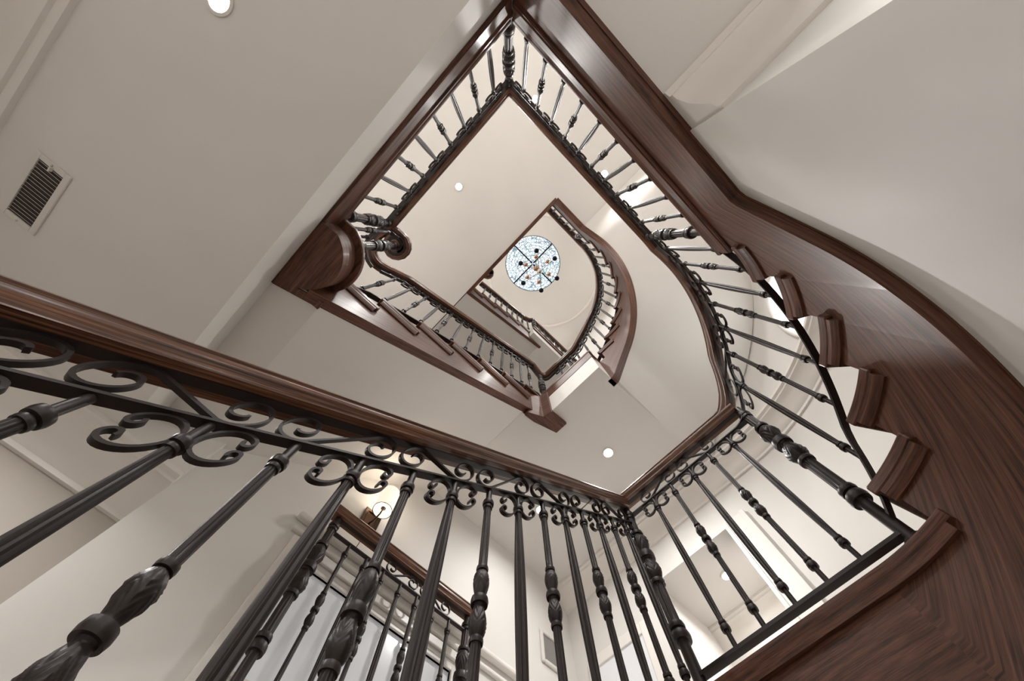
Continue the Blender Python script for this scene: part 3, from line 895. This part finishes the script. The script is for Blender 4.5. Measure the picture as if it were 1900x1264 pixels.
# ---------------------------------------------------------------- window under the sconce
wr = struct('window_1', MB().box(WX0, WX1, WB + .014, WB + .03, WZ0, WZ1), M['frost'], 'pale glossy window panel in a white moulded frame behind a short railing')
def frame_boxes(x0, x1, z0, z1, w, y0, y1):
    mb = MB(); mb.box(x0 - w, x0, y0, y1, z0 - w, z1 + w); mb.box(x1, x1 + w, y0, y1, z0 - w, z1 + w)
    mb.box(x0, x1, y0, y1, z1, z1 + w); mb.box(x0, x1, y0, y1, z0 - w, z0); return mb
o = build('window_frame', frame_boxes(WX0, WX1, WZ0, WZ1, .02, WB - .012, WB + .06), M['trim'], wr, bevel=.004)
o = build('window_casing', frame_boxes(WX0 - .06, WX1 + .06, WZ0 - .06, WZ1 + .06, .05, WB - .02, WB), M['trim'], wr, bevel=.006)
build('window_cornice', MB().box(WX0 - .14, WX1 + .45, WB - .03, WB, WZ1 + .125, WZ1 + .15), M['trim'], wr, bevel=.008)
o = build('window_cornice', MB().box(WX0 - .16, WX1 + .6, WB - .05, WB, WZ1 + .20, WZ1 + .235), M['trim'], wr, bevel=.012)

# oval window in the curved wall
def curved_pt(ang, z, off=0.0):
    r = WR - .79 - off
    return (.79 + r * cos(radians(ang)), -.1 + r * sin(radians(ang)), z)
AW, ZW, RA, RZ = -47.0, 3.20, 10.5, .48
w2 = thing('window_2', 'bright oval window in the curved outer wall, half hidden by the stair', 'window', curved_pt(AW, ZW - RZ)); w2['kind'] = 'structure'
mb = MB(); rows = [[curved_pt(AW + RA * rr * cos(2 * pi * k / 48), ZW + RZ * rr * sin(2 * pi * k / 48), .008) for k in range(48)] for rr in (1, .66, .33, .02)]
mb.grid(rows, closed_v=True); build('pane', mb, M['daylight'], w2, smooth=60)
mb = MB(); mb.tube([curved_pt(AW + RA * 1.05 * cos(2 * pi * k / 48), ZW + RZ * 1.05 * sin(2 * pi * k / 48), .01) for k in range(48)], .022, 8, closed=True); build('frame', mb, M['trim'], w2, smooth=60)

# ---------------------------------------------------------------- skylight
sk = thing('window_3', 'round leaded-glass skylight with a cross of dark bars', 'skylight', (SKY[0], SKY[1], TOP)); sk['kind'] = 'structure'
for k in range(4):
    a0 = k * 90
    poly = [(SKY[0], SKY[1])] + arc(SKY, SKR, a0, a0 + 90, 20)
    mb = MB().prism(poly, TOP + .06, TOP + .07)
    # local coordinates so that the leading follows the disc
    o = build('pane', mb, M['leaded'], sk)
    for v in o.data.vertices: v.co -= Vector((SKY[0], SKY[1], TOP))
    o.location = (0, 0, 0)
for k in range(4):
    a = radians(k * 90); c, s = cos(a), sin(a)
    p = [(SKY[0] + .02 * c - .013 * s, SKY[1] + .02 * s + .013 * c), (SKY[0] + SKR * c - .013 * s, SKY[1] + SKR * s + .013 * c), (SKY[0] + SKR * c + .013 * s, SKY[1] + SKR * s - .013 * c), (SKY[0] + .02 * c + .013 * s, SKY[1] + .02 * s - .013 * c)]
    build('muntin', MB().prism(p, TOP + .035, TOP + .06), M['blackglass'], sk)
mb = MB(); mb.tube([(SKY[0] + SKR * cos(2 * pi * k / 64), SKY[1] + SKR * sin(2 * pi * k / 64), TOP + .02) for k in range(64)], .009, 6, closed=True); build('rim', mb, M['blackglass'], sk, smooth=60)

# ---------------------------------------------------------------- chandelier
CHX, CHY = .625, -.03
def sphere(mb, c, r, n=16, m=10):
    rows = []
    for i in range(m + 1):
        t = pi * i / m; rows.append([(c[0] + r * sin(t) * cos(2 * pi * j / n), c[1] + r * sin(t) * sin(2 * pi * j / n), c[2] + r * cos(t)) for j in range(n)])
    mb.grid(rows, closed_v=True); return mb
ch = thing('chandelier', 'branched chandelier with dark and copper globes hanging below the skylight', 'chandelier', (CHX, CHY, 6.4))
build('stem', MB().tube([(CHX, CHY, 6.45), (CHX, CHY, TOP + .04)], .008, 8), M['bronze'], ch, smooth=60)
build('hub', sphere(MB(), (CHX, CHY, 7.4), .055), M['copper'], ch, smooth=60)
build('hub', sphere(MB(), (CHX, CHY, 6.5), .04), M['chrome'], ch, smooth=60)
for k in range(6):
    a = radians(60 * k + 38)
    q = (CHX + .335 * cos(a), CHY + .335 * sin(a), 6.72)
    ar = build('arm', MB().tube([(CHX, CHY, 6.5), q], .005, 6), M['bronze'], ch, smooth=60)
    g = build('globe', sphere(MB(), q, .042), M['blackglass'], ch, smooth=60)
    q2 = (CHX + .225 * cos(a), CHY + .225 * sin(a), 7.1)
    build('arm', MB().tube([(CHX, CHY, 7.38), q2], .004, 6), M['bronze'], ch, smooth=60)
    build('globe', sphere(MB(), q2, .038), M['copper'], ch, smooth=60)

# ---------------------------------------------------------------- recessed downlights
def area(name, loc, power, size, col=(1, .98, .955), spread=160, parent=None, rot=(0, 0, 0)):
    l = bpy.data.lights.new(name, 'AREA'); l.shape = 'DISK'; l.size = size; l.energy = power; l.color = col
    l.spread = radians(spread)
    o = bpy.data.objects.new(name, l); o.location = loc; o.rotation_euler = rot
    return link(o, parent)

DL = [((-1.402, .122, C1Z), 'recessed downlight glaring at the top edge of the hall ceiling', 6),
      ((-.92, -.055, C3Z), 'recessed downlight alone on the pale ceiling left of the skylight', 12),
      ((-.925, -1.345, C3Z), 'recessed downlight just below the topmost railing corner', 22),
      ((.212, -1.355, C3Z), 'recessed downlight behind the upper right second-floor railing', 20),
      ((1.785, .655, C25), 'recessed downlight above the corner of the nearest railing', 16),
      ((1.77, 1.45, C25), 'small recessed downlight glimpsed between the nearest balusters', 3.5),
      ((2.94, .62, OZ), 'recessed downlight in the lobby ceiling behind the landing railing', 5)]
lens_me = None
for loc, lab, pw in DL:
    t = thing('recessed_downlight', lab, 'ceiling light', loc, 'recessed downlights')
    x, y, z = loc
    rows = [[(x + r * cos(2 * pi * k / 32), y + r * sin(2 * pi * k / 32), z + h) for k in range(32)] for r, h in ((.052, 0), (.052, -.006), (.040, -.007), (.034, -.002))]
    mb = MB(); mb.grid(rows, closed_v=True); build('trim_ring', mb, M['white'], t, smooth=40)
    mb = MB(); mb.add([(x + .034 * cos(2 * pi * k / 32), y + .034 * sin(2 * pi * k / 32), z - .003) for k in range(32)], [tuple(range(32))]); build('lens', mb, M['lens'], t)
    area('lamp', (x, y, z - .02), pw, .10, parent=t)

# unseen fill lamps without fixtures, added to brighten the halls and top storey
for loc, pw in (((-1.36, -1.5, C1Z), 10.5), ((-.25, -1.9, C1Z), 11), ((-.98, 1.35, C1Z), 8), ((-2.0, -2.0, C3Z), 30), ((-1.9, 1.0, C3Z), 30), ((-1.6, -1.2, TOP), 60), ((-1.6, 1.0, TOP), 60), ((1.7, -.9, TOP), 16), ((1.9, 1.2, TOP), 16)):
    area('lamp', (loc[0], loc[1], loc[2] - .02), pw, .12)
# ---------------------------------------------------------------- air vent on the hall ceiling
vx0, vx1, vy0, vy1 = -1.592 * 1.029, -1.440 * 1.029, 1.033 * 1.029, 1.344 * 1.029
vt = thing('air_vent', 'white slatted air vent on the hall ceiling at the left edge', 'vent', (-1.560, 1.222, C1Z))
mb = MB(); w = .024
z0v, z1v = C1Z - .009, C1Z
mb.box(vx0, vx0 + w, vy0, vy1, z0v, z1v); mb.box(vx1 - w, vx1, vy0, vy1, z0v, z1v); mb.box(vx0 + w, vx1 - w, vy0, vy0 + w, z0v, z1v); mb.box(vx0 + w, vx1 - w, vy1 - w, vy1, z0v, z1v)
build('frame', mb, M['white'], vt, bevel=.002)
build('duct_shade', MB().box(vx0 + w, vx1 - w, vy0 + w, vy1 - w, C1Z - .0012, C1Z - .0004), M['dark'], vt)  # flat dark sheet behind the slats, shade of the opening put into its colour
ns = 17
for k in range(ns):
    y = vy0 + w + (vy1 - vy0 - 2 * w) * (k + .5) / ns
    mb = MB(); mb.add([(vx0 + w, y + .001, C1Z - .0015), (vx1 - w, y + .001, C1Z - .0015), (vx1 - w, y - .0045, C1Z - .009), (vx0 + w, y - .0045, C1Z - .009)], [(0, 1, 2, 3)])
    o = build('slat', mb, M['white'], vt); sm = o.modifiers.new('th', 'SOLIDIFY'); sm.thickness = .001
for y in (vy0 + .012, vy1 - .012):
    build('screw', sphere(MB(), (-1.560, y, C1Z - .010), .004, 10, 6), M['chrome'], vt, smooth=60)
build('lever', MB().box(-1.556, -1.550, vy0 + .016, vy0 + .034, C1Z - .022, C1Z - .008), M['white'], vt)

# ---------------------------------------------------------------- grille and door beyond the corner of the stair
gr = thing('wall_grille', 'small white-framed grey grille on the back wall, low between the balusters', 'vent', (2.32, WB, 2.20))
build('frame', frame_boxes(2.235, 2.415, 2.235, 2.43, .03, WB - .022, WB), M['white'], gr, bevel=.009)
build('grille', MB().box(2.235, 2.415, WB - .008, WB, 2.235, 2.43), M['grey'], gr)
d1 = struct('door_1', MB().box(WR - .012, WR, 1.30, 1.74, L15, 2.24), M['frost'], 'white door beyond the lower landing')
mb = MB(); mb.box(WR - .024, WR, 1.22, 1.30, L15, 2.32); mb.box(WR - .024, WR, 1.74, 1.82, L15, 2.32); mb.box(WR - .024, WR, 1.30, 1.74, 2.24, 2.32)
build('door_casing', mb, M['trim'], d1, bevel=.006)

# ---------------------------------------------------------------- wall sconce
sc = thing('wall_sconce', 'dark bronze wall sconce with a glowing round shade above the short railing', 'wall lamp', (.567, WB, 2.17))
build('backplate', MB().box(.502, .634, WB - .025, WB, 2.165, 2.335), M['bronze'], sc, bevel=.004)
build('plate_frame', frame_boxes(.53, .606, 2.195, 2.305, .006, WB - .031, WB - .024), M['bronze'], sc)
build('arm', MB().tube([(.567, WB - .025, 2.22), (.567, WB - .09, 2.19), (.567, WB - .15, 2.20), (.567, WB - .165, 2.24)], .006, 8), M['bronze'], sc, smooth=60)
sx_, sy_ = .567, WB - .165
rows = [[(sx_ + r * cos(2 * pi * k / 40), sy_ + r * sin(2 * pi * k / 40), z) for k in range(40)] for r, z in ((.062, 2.215), (.062, 2.40), (.0595, 2.40), (.0595, 2.215))]
mb = MB(); mb.grid(rows, closed_u=True, closed_v=True); sh = build('shade', mb, M['shade'], sc, smooth=40)
for z in (2.215, 2.40):
    build('shade_rim', MB().tube([(sx_ + .063 * cos(2 * pi * k / 40), sy_ + .063 * sin(2 * pi * k / 40), z) for k in range(40)], .0022, 6, closed=True), M['bronze'], sh, smooth=60) if False else None
mb = MB(); mb.tube([(sx_ + .0625 * cos(2 * pi * k / 40), sy_ + .0625 * sin(2 * pi * k / 40), 2.215) for k in range(40)], .0025, 6, closed=True); build('shade_rim', mb, M['bronze'], sh, smooth=60)
build('bulb_holder', MB().tube([(sx_, sy_, 2.235), (sx_, sy_, 2.27)], .018, 14), M['chrome'], sc, smooth=50)
build('bulb', sphere(MB(), (sx_, sy_, 2.30), .028), M['bulb'], sc, smooth=60)
build('diffuser', MB().tube([(sx_, sy_, 2.33), (sx_, sy_, 2.332)], .058, 32), M['bulb'], sc)
build('cord', MB().tube([(.575, WB - .028, 2.22), (.572, WB - .032, 2.12), (.565, WB - .03, 2.02), (.56, WB - .03, 1.97)], .0028, 6), M['bronze'], sc, smooth=60)
pl_ = bpy.data.lights.new('sconce_lamp', 'POINT'); pl_.energy = 1.1; pl_.color = (1, .86, .68); pl_.shadow_soft_size = .03
po = bpy.data.objects.new('lamp', pl_); po.location = (sx_, sy_, 2.44); link(po, sc)
